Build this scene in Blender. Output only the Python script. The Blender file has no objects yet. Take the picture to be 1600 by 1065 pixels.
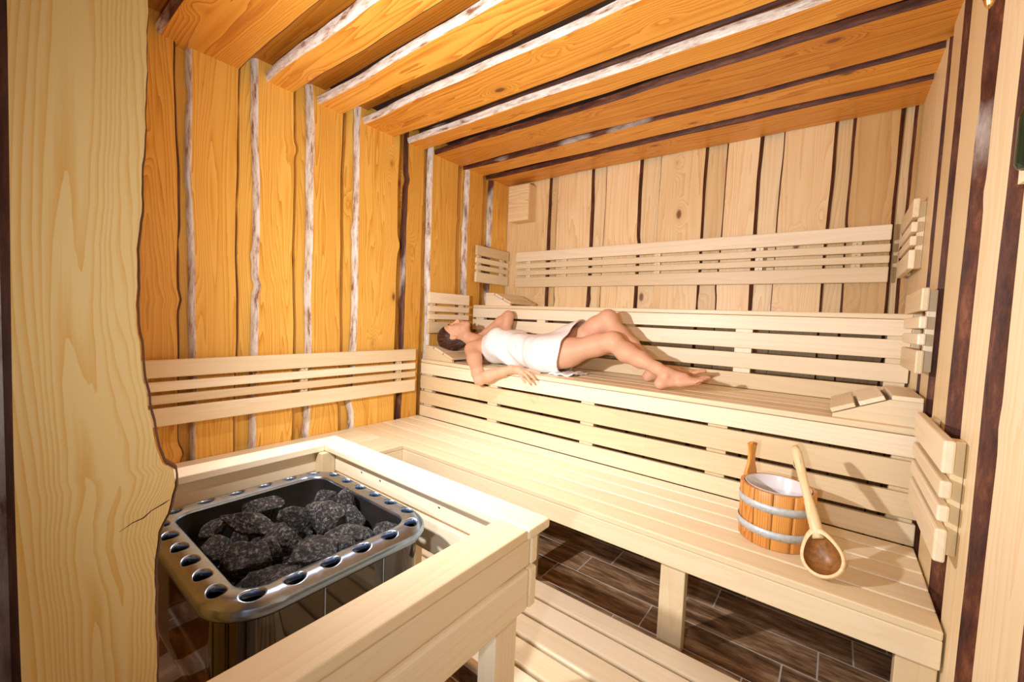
import bpy, bmesh, math, random
import numpy as np
from mathutils import Vector, Matrix
C = bpy.context.scene.collection
sc = bpy.context.scene
# ---------------------------------------------------------------- camera, world, lights, exposure
CAM = Vector((0, 0, 1.155))
yaw, pitch, roll = 0.6573, -0.0570, 0.0416
cy, sy, cp, sp = math.cos(yaw), math.sin(yaw), math.cos(pitch), math.sin(pitch)
F = Vector((-sy*cp, cy*cp, sp)); R = Vector((cy, sy, 0)); U = R.cross(F)
R2 = math.cos(roll)*R + math.sin(roll)*U; U2 = -math.sin(roll)*R + math.cos(roll)*U
cam = bpy.data.cameras.new('camera'); cam.sensor_width = 36; cam.lens = 655.07*36/1600; cam.clip_start = 0.02
co = bpy.data.objects.new('camera', cam); C.objects.link(co)
co.matrix_world = Matrix(((R2.x, U2.x, -F.x, CAM.x), (R2.y, U2.y, -F.y, CAM.y), (R2.z, U2.z, -F.z, CAM.z), (0, 0, 0, 1)))
sc.camera = co
vs = sc.view_settings; vs.view_transform = 'Standard'; vs.look = 'None'; vs.gamma = 1; vs.use_curve_mapping = False
vs.exposure = 0.0
w = bpy.data.worlds.new('world'); sc.world = w; w.use_nodes = True
w.node_tree.nodes['Background'].inputs[0].default_value = (1.0, 0.97, 0.93, 1); w.node_tree.nodes['Background'].inputs[1].default_value = 0.35
sc.cycles.max_bounces = 10; sc.cycles.diffuse_bounces = 5
def spot(name, loc, target, power, size, angle, blend, col=(1, 1, 1)):
    l = bpy.data.lights.new(name, 'SPOT'); l.energy = power; l.shadow_soft_size = size; l.spot_size = math.radians(angle); l.spot_blend = blend; l.color = col
    o = bpy.data.objects.new(name, l); C.objects.link(o); o.location = loc
    o.rotation_euler = (Vector(target)-Vector(loc)).to_track_quat('-Z', 'Y').to_euler(); return o
def area(name, loc, target, power, sx, sy_, col=(1, 1, 1)):
    l = bpy.data.lights.new(name, 'AREA'); l.energy = power; l.shape = 'RECTANGLE'; l.size = sx; l.size_y = sy_; l.color = col
    o = bpy.data.objects.new(name, l); C.objects.link(o); o.location = loc
    o.rotation_euler = (Vector(target)-Vector(loc)).to_track_quat('-Z', 'Y').to_euler(); return o
spot('corner_lamp', (-1.18, 0.205, 1.30), (-0.95, 2.9, 1.70), 138, 0.025, 178, 1.0, (1, 0.975, 0.96))
spot('doorway_flash', (-0.12, -0.50, 1.15), (-0.35, 2.9, 1.2), 54, 0.03, 104, 1.0, (0.97, 0.98, 1))
spot('rail_fill_spot', (-1.55, 1.05, 2.22), (-1.42, 1.08, 0.6), 105, 0.0, 84, 1.0, (0.93, 0.96, 1))  # added unseen spot without a fitting, whitens rail and lowest bench

# ---------------------------------------------------------------- node helpers / materials
def mat(name):
    m = bpy.data.materials.new(name); m.use_nodes = True
    nt = m.node_tree; b = nt.nodes['Principled BSDF']; return m, nt, b
def N(nt, t, **kw):
    n = nt.nodes.new(t)
    for k, v in kw.items():
        if k == 'inp':
            for a, c in v.items(): n.inputs[a].default_value = c
        else: setattr(n, k, v)
    return n
def L(nt, a, b): nt.links.new(a, b)
def M(nt, op, a, b=None, c=None, clamp=False):
    n = nt.nodes.new('ShaderNodeMath'); n.operation = op; n.use_clamp = clamp
    for i, x in enumerate((a, b, c)):
        if x is None: continue
        if isinstance(x, (int, float)): n.inputs[i].default_value = x
        else: nt.links.new(x, n.inputs[i])
    return n.outputs[0]
def ramp(nt, fac, stops):
    n = nt.nodes.new('ShaderNodeValToRGB'); cr = n.color_ramp
    while len(cr.elements) < len(stops): cr.elements.new(0.5)
    for e, (p, c) in zip(cr.elements, stops): e.position = p; e.color = (*c, 1)
    nt.links.new(fac, n.inputs[0]); return n.outputs[0]
def mix(nt, fac, a, b, blend='MIX'):
    n = nt.nodes.new('ShaderNodeMix'); n.data_type = 'RGBA'; n.blend_type = blend
    for s, x in ((n.inputs[0], fac), (n.inputs[6], a), (n.inputs[7], b)):
        if isinstance(x, (int, float)): s.default_value = x
        elif isinstance(x, tuple): s.default_value = (*x, 1)
        else: nt.links.new(x, s)
    return n.outputs[2]
def grain_wood(name, light, mid, dark, rough=0.45, ring=22, contrast=0.6, knots=0.0, knot_col=(0.16, 0.05, 0.015), bump=0.15, warp=2.2, fine=0.5):
    m, nt, b = mat(name)
    uv = N(nt, 'ShaderNodeUVMap', uv_map='grain'); sep = N(nt, 'ShaderNodeSeparateXYZ'); L(nt, uv.outputs[0], sep.inputs[0])
    at = N(nt, 'ShaderNodeAttribute', attribute_name='tint'); s2 = N(nt, 'ShaderNodeSeparateColor'); L(nt, at.outputs[0], s2.inputs[0])
    u, v = sep.outputs[0], sep.outputs[1]
    seed = M(nt, 'MULTIPLY', s2.outputs[0], 37.0)
    def vec(a, c, d):
        k = N(nt, 'ShaderNodeCombineXYZ'); L(nt, M(nt, 'MULTIPLY', u, a), k.inputs[0]); L(nt, M(nt, 'MULTIPLY', v, c), k.inputs[1]); L(nt, d, k.inputs[2]); return k.outputs[0]
    n1 = N(nt, 'ShaderNodeTexNoise', inp={'Scale': 1.0, 'Detail': 2.0}); L(nt, vec(0.42, 6.5, seed), n1.inputs['Vector'])
    n0 = N(nt, 'ShaderNodeTexNoise', inp={'Scale': 1.0, 'Detail': 3.0}); L(nt, vec(2.2, 40.0, seed), n0.inputs['Vector'])
    rings = M(nt, 'ADD', M(nt, 'MULTIPLY', v, ring*0.9), M(nt, 'MULTIPLY', n1.outputs[0], ring*warp*0.20)); rings = M(nt, 'ADD', rings, M(nt, 'MULTIPLY', n0.outputs[0], 1.1))
    kn = None
    if knots > 0:
        vo = N(nt, 'ShaderNodeTexVoronoi', inp={'Scale': 1.0, 'Randomness': 0.9}); L(nt, vec(2.6, 5.0, seed), vo.inputs['Vector'])
        dist = vo.outputs['Distance']
        vr = N(nt, 'ShaderNodeSeparateColor'); L(nt, vo.outputs['Color'], vr.inputs[0])
        on = M(nt, 'LESS_THAN', vr.outputs[0], knots)
        rings = M(nt, 'ADD', rings, M(nt, 'MULTIPLY', on, M(nt, 'MULTIPLY', M(nt, 'SUBTRACT', 1.0, M(nt, 'SMOOTH_MIN', 1.0, M(nt, 'MULTIPLY', dist, 3.2), 0.3)), 5.5)))
        kn = M(nt, 'MULTIPLY', on, M(nt, 'SUBTRACT', 1.0, M(nt, 'MULTIPLY', M(nt, 'SUBTRACT', dist, 0.055), 22.0, clamp=True), clamp=True))
        halo = M(nt, 'MULTIPLY', on, M(nt, 'SUBTRACT', 1.0, M(nt, 'MULTIPLY', dist, 5.0, clamp=True), clamp=True))
    saw = M(nt, 'FRACT', rings)
    saw = M(nt, 'POWER', saw, 1.6)
    n2 = N(nt, 'ShaderNodeTexNoise', inp={'Scale': 1.0, 'Detail': 5.0, 'Roughness': 0.65}); L(nt, vec(5.0, 190.0, seed), n2.inputs['Vector'])
    n3 = N(nt, 'ShaderNodeTexNoise', inp={'Scale': 1.0, 'Detail': 2.0}); L(nt, vec(0.9, 3.0, M(nt, 'ADD', seed, 9.0)), n3.inputs['Vector'])
    g = M(nt, 'ADD', M(nt, 'MULTIPLY', saw, contrast), M(nt, 'MULTIPLY', M(nt, 'SUBTRACT', n2.outputs[0], 0.5), fine))
    g = M(nt, 'ADD', g, M(nt, 'MULTIPLY', M(nt, 'SUBTRACT', n3.outputs[0], 0.5), 0.7), clamp=True)
    col = ramp(nt, g, [(0.0, light), (0.45, mid), (1.0, dark)])
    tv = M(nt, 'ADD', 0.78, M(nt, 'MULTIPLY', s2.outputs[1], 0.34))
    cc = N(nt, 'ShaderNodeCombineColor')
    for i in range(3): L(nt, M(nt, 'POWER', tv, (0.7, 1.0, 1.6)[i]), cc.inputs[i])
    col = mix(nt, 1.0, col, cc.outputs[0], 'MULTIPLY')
    if kn is not None:
        col = mix(nt, M(nt, 'MULTIPLY', halo, 0.5), col, dark)
        col = mix(nt, M(nt, 'MULTIPLY', kn, 0.9), col, knot_col)
    L(nt, col, b.inputs['Base Color']); b.inputs['Roughness'].default_value = rough
    bp = N(nt, 'ShaderNodeBump', inp={'Strength': bump, 'Distance': 0.002}); L(nt, g, bp.inputs['Height']); L(nt, bp.outputs[0], b.inputs['Normal'])
    return m
ASPEN = grain_wood('aspen_bench_wood', (0.88, 0.77, 0.56), (0.82, 0.68, 0.46), (0.64, 0.46, 0.26), rough=0.42, ring=26, contrast=0.32, fine=0.35)
PINE_L = grain_wood('pine_warm_lit', (0.86, 0.52, 0.11), (0.78, 0.40, 0.06), (0.46, 0.16, 0.015), rough=0.38, ring=52, contrast=0.65, knots=0.34)  # same pine on every wall; warm light put into this colour
PINE_C = grain_wood('ceiling_pine_warm_lit', (0.82, 0.40, 0.065), (0.71, 0.29, 0.035), (0.38, 0.10, 0.01), rough=0.42, ring=38, contrast=0.75, knots=0.6)  # same pine, the ceiling's dim warm light put into its orange
PINE_B = grain_wood('pine_flash_lit', (0.88, 0.69, 0.41), (0.82, 0.58, 0.30), (0.60, 0.32, 0.11), rough=0.45, ring=30, contrast=0.6, knots=0.65)  # same pine, white flash light put into the paler colour
PINE_R = grain_wood('pine_bright_lit', (0.90, 0.77, 0.52), (0.85, 0.67, 0.40), (0.64, 0.40, 0.18), rough=0.42, ring=26, contrast=0.5, knots=0.1)  # same pine, lightened to carry the bright light on the right wall
SLAB = grain_wood('sawn_slab_wood', (0.80, 0.60, 0.27), (0.72, 0.43, 0.11), (0.48, 0.22, 0.035), rough=0.5, ring=170, contrast=0.5, warp=1.3, fine=0.5, bump=0.3)
TUBW = grain_wood('larch_stave_wood', (0.75, 0.36, 0.09), (0.60, 0.22, 0.035), (0.30, 0.07, 0.01), rough=0.4, ring=120, contrast=0.6)
LADLEW = grain_wood('birch_ladle_wood', (0.85, 0.66, 0.38), (0.76, 0.53, 0.25), (0.55, 0.30, 0.10), rough=0.4, ring=60, contrast=0.4)
def bark_mat():
    m, nt, b = mat('stripped_bark_edge')
    uv = N(nt, 'ShaderNodeUVMap', uv_map='grain'); at = N(nt, 'ShaderNodeAttribute', attribute_name='tint'); s2 = N(nt, 'ShaderNodeSeparateColor'); L(nt, at.outputs[0], s2.inputs[0])
    mp = N(nt, 'ShaderNodeMapping', inp={'Scale': (7, 45, 1)}); L(nt, uv.outputs[0], mp.inputs[0])
    n = N(nt, 'ShaderNodeTexNoise', inp={'Scale': 1.0, 'Detail': 6.0, 'Roughness': 0.7}); L(nt, mp.outputs[0], n.inputs['Vector'])
    mp2 = N(nt, 'ShaderNodeMapping', inp={'Scale': (2.2, 6, 1)}); L(nt, uv.outputs[0], mp2.inputs[0])
    n2 = N(nt, 'ShaderNodeTexNoise', inp={'Scale': 1.0, 'Detail': 3.0}); L(nt, mp2.outputs[0], n2.inputs['Vector'])
    pale = ramp(nt, n.outputs[0], [(0.36, (0.30, 0.12, 0.07)), (0.46, (0.68, 0.56, 0.47)), (0.58, (0.88, 0.85, 0.80))])
    dk = ramp(nt, n.outputs[0], [(0.35, (0.035, 0.008, 0.003)), (0.55, (0.12, 0.032, 0.012)), (0.72, (0.28, 0.10, 0.04))])
    f = M(nt, 'MULTIPLY', M(nt, 'ADD', M(nt, 'SUBTRACT', n2.outputs[0], 0.5), M(nt, 'SUBTRACT', s2.outputs[2], 0.5)), 5.0); f = M(nt, 'ADD', f, 0.5, clamp=True)
    L(nt, mix(nt, f, dk, pale), b.inputs['Base Color']); b.inputs['Roughness'].default_value = 0.6
    bp = N(nt, 'ShaderNodeBump', inp={'Strength': 0.6, 'Distance': 0.004}); L(nt, n.outputs[0], bp.inputs['Height']); L(nt, bp.outputs[0], b.inputs['Normal'])
    return m
BARK = bark_mat()
def plain(name, col, rough=0.5, metal=0.0, noise=0.0, nscale=40, bump=0.0, **kw):
    m, nt, b = mat(name); b.inputs['Roughness'].default_value = rough; b.inputs['Metallic'].default_value = metal
    tc = N(nt, 'ShaderNodeTexCoord'); n = N(nt, 'ShaderNodeTexNoise', inp={'Scale': float(nscale), 'Detail': 5.0, 'Roughness': 0.6}); L(nt, tc.outputs['Object'], n.inputs['Vector'])
    c = ramp(nt, n.outputs[0], [(0.3, tuple(x*(1-noise) for x in col)), (0.7, tuple(min(1, x*(1+noise)) for x in col))]); L(nt, c, b.inputs['Base Color'])
    if bump: bp = N(nt, 'ShaderNodeBump', inp={'Strength': bump, 'Distance': 0.003}); L(nt, n.outputs[0], bp.inputs['Height']); L(nt, bp.outputs[0], b.inputs['Normal'])
    for k, v in kw.items(): b.inputs[k].default_value = v
    return m
CHROME = plain('polished_steel', (0.34, 0.46, 0.66), 0.27, 1.0, 0.08, 60)
BODY = plain('dark_mirror_steel', (0.12, 0.115, 0.11), 0.05, 1.0, 0.05, 20)
SOOT = plain('sooty_steel', (0.02, 0.018, 0.016), 0.55, 0.3, 0.3, 30)
GALV = plain('galvanised_hoop', (0.56, 0.62, 0.66), 0.5, 0.25, 0.15, 90)
LINER = plain('white_plastic_liner', (0.78, 0.76, 0.80), 0.25, 0, 0.03, 8)
BOWLIN = plain('stained_shaded_wood', (0.30, 0.13, 0.035), 0.4, 0, 0.35, 70)  # ladle hollow: stain plus rim shade, both put into the colour
SCREW = plain('steel_screw', (0.45, 0.45, 0.45), 0.35, 1.0)
DARK = plain('dark_gap_fill', (0.05, 0.022, 0.01), 0.8, 0, 0.3, 12)  # near-black: gap shade put into the wall backings; also the slab crack
CORD = plain('cream_cord', (0.8, 0.7, 0.55), 0.7)
GREEN = plain('green_sand_glass', (0.004, 0.022, 0.012), 0.1, 0, 0.1, 50)
BRASS = plain('brass_fitting', (0.75, 0.5, 0.2), 0.25, 1.0)
BLACK = plain('black_fabric_shade', (0.008, 0.008, 0.008), 0.7)
SKIN = plain('skin', (0.72, 0.41, 0.265), 0.55, 0, 0.05, 14, **{'Subsurface Weight': 0.12, 'Subsurface Scale': 0.01})
LIP = plain('lip', (0.62, 0.22, 0.17), 0.4)
LASH = plain('lash_hair', (0.03, 0.012, 0.008), 0.6)
NAIL = plain('finger_nail', (0.85, 0.62, 0.55), 0.25)
def water_mat():
    m, nt, b = mat('bucket_water'); b.inputs['Base Color'].default_value = (0.55, 0.6, 0.62, 1); b.inputs['Roughness'].default_value = 0.03
    b.inputs['Transmission Weight'].default_value = 0.5; b.inputs['IOR'].default_value = 1.33; return m
WATER = water_mat()
def rock_mat():
    m, nt, b = mat('rough_sauna_stone'); tc = N(nt, 'ShaderNodeTexCoord')
    n = N(nt, 'ShaderNodeTexNoise', inp={'Scale': 110.0, 'Detail': 9.0, 'Roughness': 0.78}); L(nt, tc.outputs['Object'], n.inputs['Vector'])
    mp = N(nt, 'ShaderNodeMapping', inp={'Scale': (30, 110, 160)}); L(nt, tc.outputs['Object'], mp.inputs[0])
    n2 = N(nt, 'ShaderNodeTexNoise', inp={'Scale': 1.0, 'Detail': 6.0, 'Roughness': 0.7}); L(nt, mp.outputs[0], n2.inputs['Vector'])
    s = M(nt, 'ADD', M(nt, 'MULTIPLY', n.outputs[0], 0.75), M(nt, 'MULTIPLY', n2.outputs[0], 0.25))
    L(nt, ramp(nt, s, [(0.42, (0.006, 0.006, 0.007)), (0.51, (0.04, 0.04, 0.041)), (0.61, (0.42, 0.42, 0.42))]), b.inputs['Base Color'])
    b.inputs['Roughness'].default_value = 0.55
    bp = N(nt, 'ShaderNodeBump', inp={'Strength': 1.0, 'Distance': 0.018}); L(nt, s, bp.inputs['Height']); L(nt, bp.outputs[0], b.inputs['Normal']); return m
ROCK = rock_mat()
def towel_mat():
    m, nt, b = mat('white_terry_cloth'); b.inputs['Base Color'].default_value = (0.9, 0.9, 0.92, 1); b.inputs['Roughness'].default_value = 0.95
    tc = N(nt, 'ShaderNodeTexCoord'); n = N(nt, 'ShaderNodeTexNoise', inp={'Scale': 260.0, 'Detail': 3.0}); L(nt, tc.outputs['Object'], n.inputs['Vector'])
    bp = N(nt, 'ShaderNodeBump', inp={'Strength': 0.4, 'Distance': 0.002}); L(nt, n.outputs[0], bp.inputs['Height']); L(nt, bp.outputs[0], b.inputs['Normal']); return m
TOWEL = towel_mat()
def hair_mat():
    m, nt, b = mat('brown_wet_hair'); tc = N(nt, 'ShaderNodeTexCoord')
    mp = N(nt, 'ShaderNodeMapping', inp={'Rotation': (0, 0.5, 0.6), 'Scale': (14, 160, 160)}); L(nt, tc.outputs['Object'], mp.inputs[0])
    n = N(nt, 'ShaderNodeTexNoise', inp={'Scale': 1.0, 'Detail': 4.0}); L(nt, mp.outputs[0], n.inputs['Vector'])
    L(nt, ramp(nt, n.outputs[0], [(0.4, (0.022, 0.008, 0.006)), (0.6, (0.09, 0.03, 0.018)), (0.72, (0.28, 0.13, 0.07))]), b.inputs['Base Color']); b.inputs['Roughness'].default_value = 0.4
    bp = N(nt, 'ShaderNodeBump', inp={'Strength': 0.8, 'Distance': 0.005}); L(nt, n.outputs[0], bp.inputs['Height']); L(nt, bp.outputs[0], b.inputs['Normal']); return m
HAIR = hair_mat()
def tile_mat():
    m, nt, b = mat('wood_look_floor_tile'); tc = N(nt, 'ShaderNodeTexCoord'); sp_ = N(nt, 'ShaderNodeSeparateXYZ'); L(nt, tc.outputs['Object'], sp_.inputs[0])
    x, y = sp_.outputs[0], sp_.outputs[1]
    ry = M(nt, 'DIVIDE', M(nt, 'SUBTRACT', y, 1.844), 0.1540); row = M(nt, 'FLOOR', ry); fy = M(nt, 'FRACT', M(nt, 'ADD', ry, 40.0))
    rx = M(nt, 'DIVIDE', M(nt, 'SUBTRACT', x, M(nt, 'ADD', 0.124, M(nt, 'MULTIPLY', row, 0.098))), 0.449); fx = M(nt, 'FRACT', M(nt, 'ADD', rx, 40.0)); colm = M(nt, 'FLOOR', rx)
    def edge(f, wd): return M(nt, 'LESS_THAN', M(nt, 'MINIMUM', f, M(nt, 'SUBTRACT', 1.0, f)), wd)
    gr = M(nt, 'MAXIMUM', edge(fy, 0.0024/0.154), edge(fx, 0.0024/0.449))
    k = N(nt, 'ShaderNodeCombineXYZ'); L(nt, row, k.inputs[0]); L(nt, colm, k.inputs[1]); wn = N(nt, 'ShaderNodeTexWhiteNoise', noise_dimensions='2D'); L(nt, k.outputs[0], wn.inputs['Vector'])
    k2 = N(nt, 'ShaderNodeCombineXYZ'); L(nt, M(nt, 'MULTIPLY', x, 5.0), k2.inputs[0]); L(nt, M(nt, 'MULTIPLY', y, 26.0), k2.inputs[1]); L(nt, M(nt, 'MULTIPLY', wn.outputs[0], 30.0), k2.inputs[2])
    n = N(nt, 'ShaderNodeTexNoise', inp={'Scale': 1.0, 'Detail': 8.0, 'Roughness': 0.68}); L(nt, k2.outputs[0], n.inputs['Vector'])
    c = ramp(nt, n.outputs[0], [(0.34, (0.06, 0.034, 0.018)), (0.5, (0.27, 0.15, 0.08)), (0.66, (0.58, 0.38, 0.23))])
    c = mix(nt, gr, c, (0.62, 0.58, 0.54)); L(nt, c, b.inputs['Base Color']); b.inputs['Roughness'].default_value = 0.35
    return m
TILE = tile_mat()

# ---------------------------------------------------------------- geometry helpers
rng = random.Random(5)
def T(bark=0.5): return (rng.random(), rng.random(), bark)
class MB:
    def __init__(s): s.v = []; s.f = []; s.uv = []; s.t = []; s.m = []; s.sm = []
    def face(s, pts, uvs, tint, mi=0, smooth=False):
        b = len(s.v); s.v += [tuple(p) for p in pts]; s.f.append(tuple(range(b, b+len(pts)))); s.uv.append(uvs); s.t.append(tint); s.m.append(mi); s.sm.append(smooth)
    def box(s, x0, x1, y0, y1, z0, z1, tint=None, mi=0, M4=None, ax=None):
        tint = tint or T(); lo = (x0, y0, z0); hi = (x1, y1, z1); d = [hi[i]-lo[i] for i in range(3)]
        a = ax if ax is not None else d.index(max(d)); ou, ov = rng.uniform(0, 50), rng.uniform(0, 50); o = [i for i in range(3) if i != a]
        P = [Vector((hi[0] if i & 1 else lo[0], hi[1] if i & 2 else lo[1], hi[2] if i & 4 else lo[2])) for i in range(8)]
        for q in ((0, 4, 6, 2), (1, 3, 7, 5), (0, 1, 5, 4), (2, 6, 7, 3), (0, 2, 3, 1), (4, 5, 7, 6)):
            pts = [P[i] for i in q]; uvs = [(p[a]+ou, p[o[0]]+p[o[1]]*0.97+ov) for p in pts]
            if M4 is not None: pts = [M4 @ p for p in pts]
            s.face(pts, uvs, tint, mi)
    def grid(s, rows, tint, mi=0, smooth=True, uvf=None, closed=False):
        ou, ov = rng.uniform(0, 50), rng.uniform(0, 50)
        b = len(s.v); nr, nc = len(rows), len(rows[0])
        for r in rows: s.v += [tuple(p) for p in r]
        for i in range(nr-1):
            for j in range(nc if closed else nc-1):
                j2 = (j+1) % nc; q = (b+i*nc+j, b+(i+1)*nc+j, b+(i+1)*nc+j2, b+i*nc+j2); s.f.append(q)
                if uvf: s.uv.append([uvf(i+a, j+c) for a, c in ((0, 0), (1, 0), (1, 1), (0, 1))])
                else: s.uv.append([(ou+i*0.03, ov+j*0.01)]*4)
                s.t.append(tint); s.m.append(mi); s.sm.append(smooth)
    def build(s, name, mats, parent=None, bevel=0.0, seg=2, merge=True):
        off = parent.location if parent else Vector((0, 0, 0))
        p2 = parent
        if parent and parent.parent: off = parent['wloc'] if 'wloc' in parent else parent.parent.location
        if parent is not None and parent.type == 'MESH': off = Vector(parent['wloc'])
        me = bpy.data.meshes.new(name); me.from_pydata([tuple(Vector(p)-Vector(off)) for p in s.v], [], s.f)
        ul = me.uv_layers.new(name='grain'); ca = me.color_attributes.new('tint', 'FLOAT_COLOR', 'CORNER')
        uv = [c for q in s.uv for p in q for c in p]; me.uv_layers['grain'].data.foreach_set('uv', uv)
        tc = [c for q, t in zip(s.f, s.t) for _ in q for c in (t[0], t[1], t[2], 1.0)]; me.color_attributes['tint'].data.foreach_set('color', tc)
        me.polygons.foreach_set('material_index', s.m); me.polygons.foreach_set('use_smooth', s.sm)
        for m in (mats if isinstance(mats, (list, tuple)) else [mats]): me.materials.append(m)
        if merge:
            bm = bmesh.new(); bm.from_mesh(me); bmesh.ops.remove_doubles(bm, verts=bm.verts, dist=1e-5); bmesh.ops.recalc_face_normals(bm, faces=bm.faces); bm.to_mesh(me); bm.free()
        o = bpy.data.objects.new(name, me); C.objects.link(o)
        if parent: o.parent = parent
        o['wloc'] = tuple(off)
        if bevel:
            bv = o.modifiers.new('bevel', 'BEVEL'); bv.width = bevel; bv.segments = seg; bv.limit_method = 'ANGLE'; bv.harden_normals = False
        return o
def thing(name, label, cat, loc, group=None):
    o = bpy.data.objects.new(name, None); C.objects.link(o); o.location = loc; o.empty_display_size = 0.05; o['label'] = label; o['category'] = cat
    if group: o['group'] = group
    return o
def clean():
    for o in C.objects:
        if 'wloc' in o: del o['wloc']
def struct(o): o['kind'] = 'structure'; return o
def bx(name, parent, mat_, x0, x1, y0, y1, z0, z1, bevel=0.003, **k):
    mb = MB(); mb.box(x0, x1, y0, y1, z0, z1, **k); return mb.build(name, mat_, parent, bevel)
def tube(mb, pts, rads, n=12, tint=None, mi=0, caps=True):
    pts = [Vector(p) for p in pts]; tint = tint or T(); rows = []
    prev = None
    for i, p in enumerate(pts):
        d = (pts[min(i+1, len(pts)-1)]-pts[max(i-1, 0)]).normalized()
        a = prev if prev is not None else (Vector((0, 0, 1)) if abs(d.z) < 0.9 else Vector((1, 0, 0)))
        a = (a-d*a.dot(d)).normalized(); prev = a; b = d.cross(a)
        r = rads[i] if isinstance(rads, (list, tuple)) else rads
        rows.append([p+(a*math.cos(t)+b*math.sin(t))*r for t in [2*math.pi*j/n for j in range(n)]])
    L_ = [0]
    for i in range(1, len(pts)): L_.append(L_[-1]+(pts[i]-pts[i-1]).length)
    ou = rng.uniform(0, 50)
    if caps: rows = [[pts[0]]*n]+rows+[[pts[-1]]*n]; L_ = [0]+L_+[L_[-1]]
    mb.grid(rows, tint, mi, True, uvf=lambda i, j: (ou+L_[i], j*0.012), closed=True)
def lathe(mb, prof, center, axis=(0, 0, 1), n=32, tint=None, mi=0):
    ax = Vector(axis).normalized(); a = Vector((1, 0, 0)) if abs(ax.x) < 0.9 else Vector((0, 1, 0)); a = (a-ax*a.dot(ax)).normalized(); b = ax.cross(a); c = Vector(center); tint = tint or T()
    rows = [[c+ax*h+(a*math.cos(t)+b*math.sin(t))*r for t in [2*math.pi*j/n for j in range(n)]] for r, h in prof]
    ou = rng.uniform(0, 50)
    mb.grid(rows, tint, mi, True, uvf=lambda i, j: (ou+i*0.02, j*0.01), closed=True)

# ---------------------------------------------------------------- room constants (metres)
XL, XR, YB, ZC = -2.382, 0.268, 2.951, 2.302
Z1, Z2, Z3 = 0.414, 0.826, 1.241
Y1, Y2, Y3 = 1.471, 1.993, 2.522
YF = 0.0   # inner face of the front wall left of the doorway
def wave(amp, r):
    ph = [r.uniform(0, 6.28) for _ in range(4)]; fr = [r.uniform(1.2, 2.2), r.uniform(3, 5), r.uniform(7, 11), r.uniform(18, 26)]; am = [0.55, 0.35, 0.18, 0.06]
    kn = [(r.uniform(0.2, 2.5), r.uniform(0.8, 1.6)*r.choice((-1, 1, 1)), r.uniform(0.025, 0.05)) for _ in range(r.choice((0, 1, 1, 2)))]
    def f(s):
        v = sum(a*math.sin(q*s+p) for a, q, p in zip(am, fr, ph))
        for c, h, wd in kn: v += h*math.exp(-((s-c)/wd)**2)
        return v*amp
    return f
def live_board(mb, fn, s0, s1, e0, e1, b0=0.035, b1=0.012, th=0.028, amp=0.012, bark=(0.5, 0.5), seed=0, d0=0.0, tone=None):
    """board along s with face edges e0,e1 (across) and slanted bark edges going back by th"""
    r = random.Random(seed); n = int((s1-s0)/0.025)+1; w0, w1 = wave(amp, r), wave(amp, r); wb = wave(0.006, r)
    S = [s0+(s1-s0)*i/n for i in range(n+1)]
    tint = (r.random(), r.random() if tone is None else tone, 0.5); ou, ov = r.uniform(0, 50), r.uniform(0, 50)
    def E0(s): return e0+w0(s)
    def E1(s): return e1+w1(s)
    rows = [[fn(s, E0(s)+(E1(s)-E0(s))*k/3, d0) for k in range(4)] for s in S]
    mb.grid(rows, tint, 0, False, uvf=lambda i, j: (S[min(i, n)]+ou, (e0+(e1-e0)*j/3)+ov))
    for side, E, bw, bk in ((-1, E0, b0, bark[0]), (1, E1, b1, bark[1])):
        rows = []
        for s in S:
            q = max(0.003, bw+wb(s)) ; rows.append([fn(s, E(s)+side*q*math.sin(a*math.pi/2)*1.0, d0+th*(1-math.cos(a*math.pi/2))) for a in (0, 0.33, 0.66, 1.0)])
        tt = (tint[0], tint[1], bk)
        mb.grid(rows, tt, 1, True, uvf=lambda i, j, o=side: (S[min(i, n)]+ou, j*0.012+o*3+ov))
    for i in (0, n):   # ends
        s = S[i]; mb.face([fn(s, E0(s), d0), fn(s, E1(s), d0), fn(s, E1(s)+b1, d0+th), fn(s, E0(s)-b0, d0+th)], [(ou, ov)]*4, tint, 0)
def live_wall(name, fn, s0, s1, faces, mats, thick, depth_box, b0=0.035, b1=0.012, under=True, amp=0.011, seed=1, barks=None, th=0.028, gap=0.0005, shade_tones=None, under_shade_tone=None):
    mb = MB()
    for i, (a, b) in enumerate(faces):
        bk = barks[i] if barks else (0.5, 0.4)
        bb = bk[2] if len(bk) > 2 else b0
        live_board(mb, fn, s0, s1, a, b, bb, b1, th, amp, bk[:2], seed*100+i, tone=(shade_tones or {}).get(i))
    if under:
        for i in range(len(faces)-1):
            g0, g1 = faces[i][1], faces[i+1][0]; c = (g0+g1)/2
            live_board(mb, fn, s0, s1, g0-0.05, g1+0.03, 0.01, 0.01, 0.02, 0.004, (0.3, 0.3), seed*100+50+i, d0=th+gap, tone=under_shade_tone)
    mb.box(*depth_box, mi=2)
    return struct(mb.build(name, list(mats)+[DARK], None, 0, merge=False))
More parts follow.
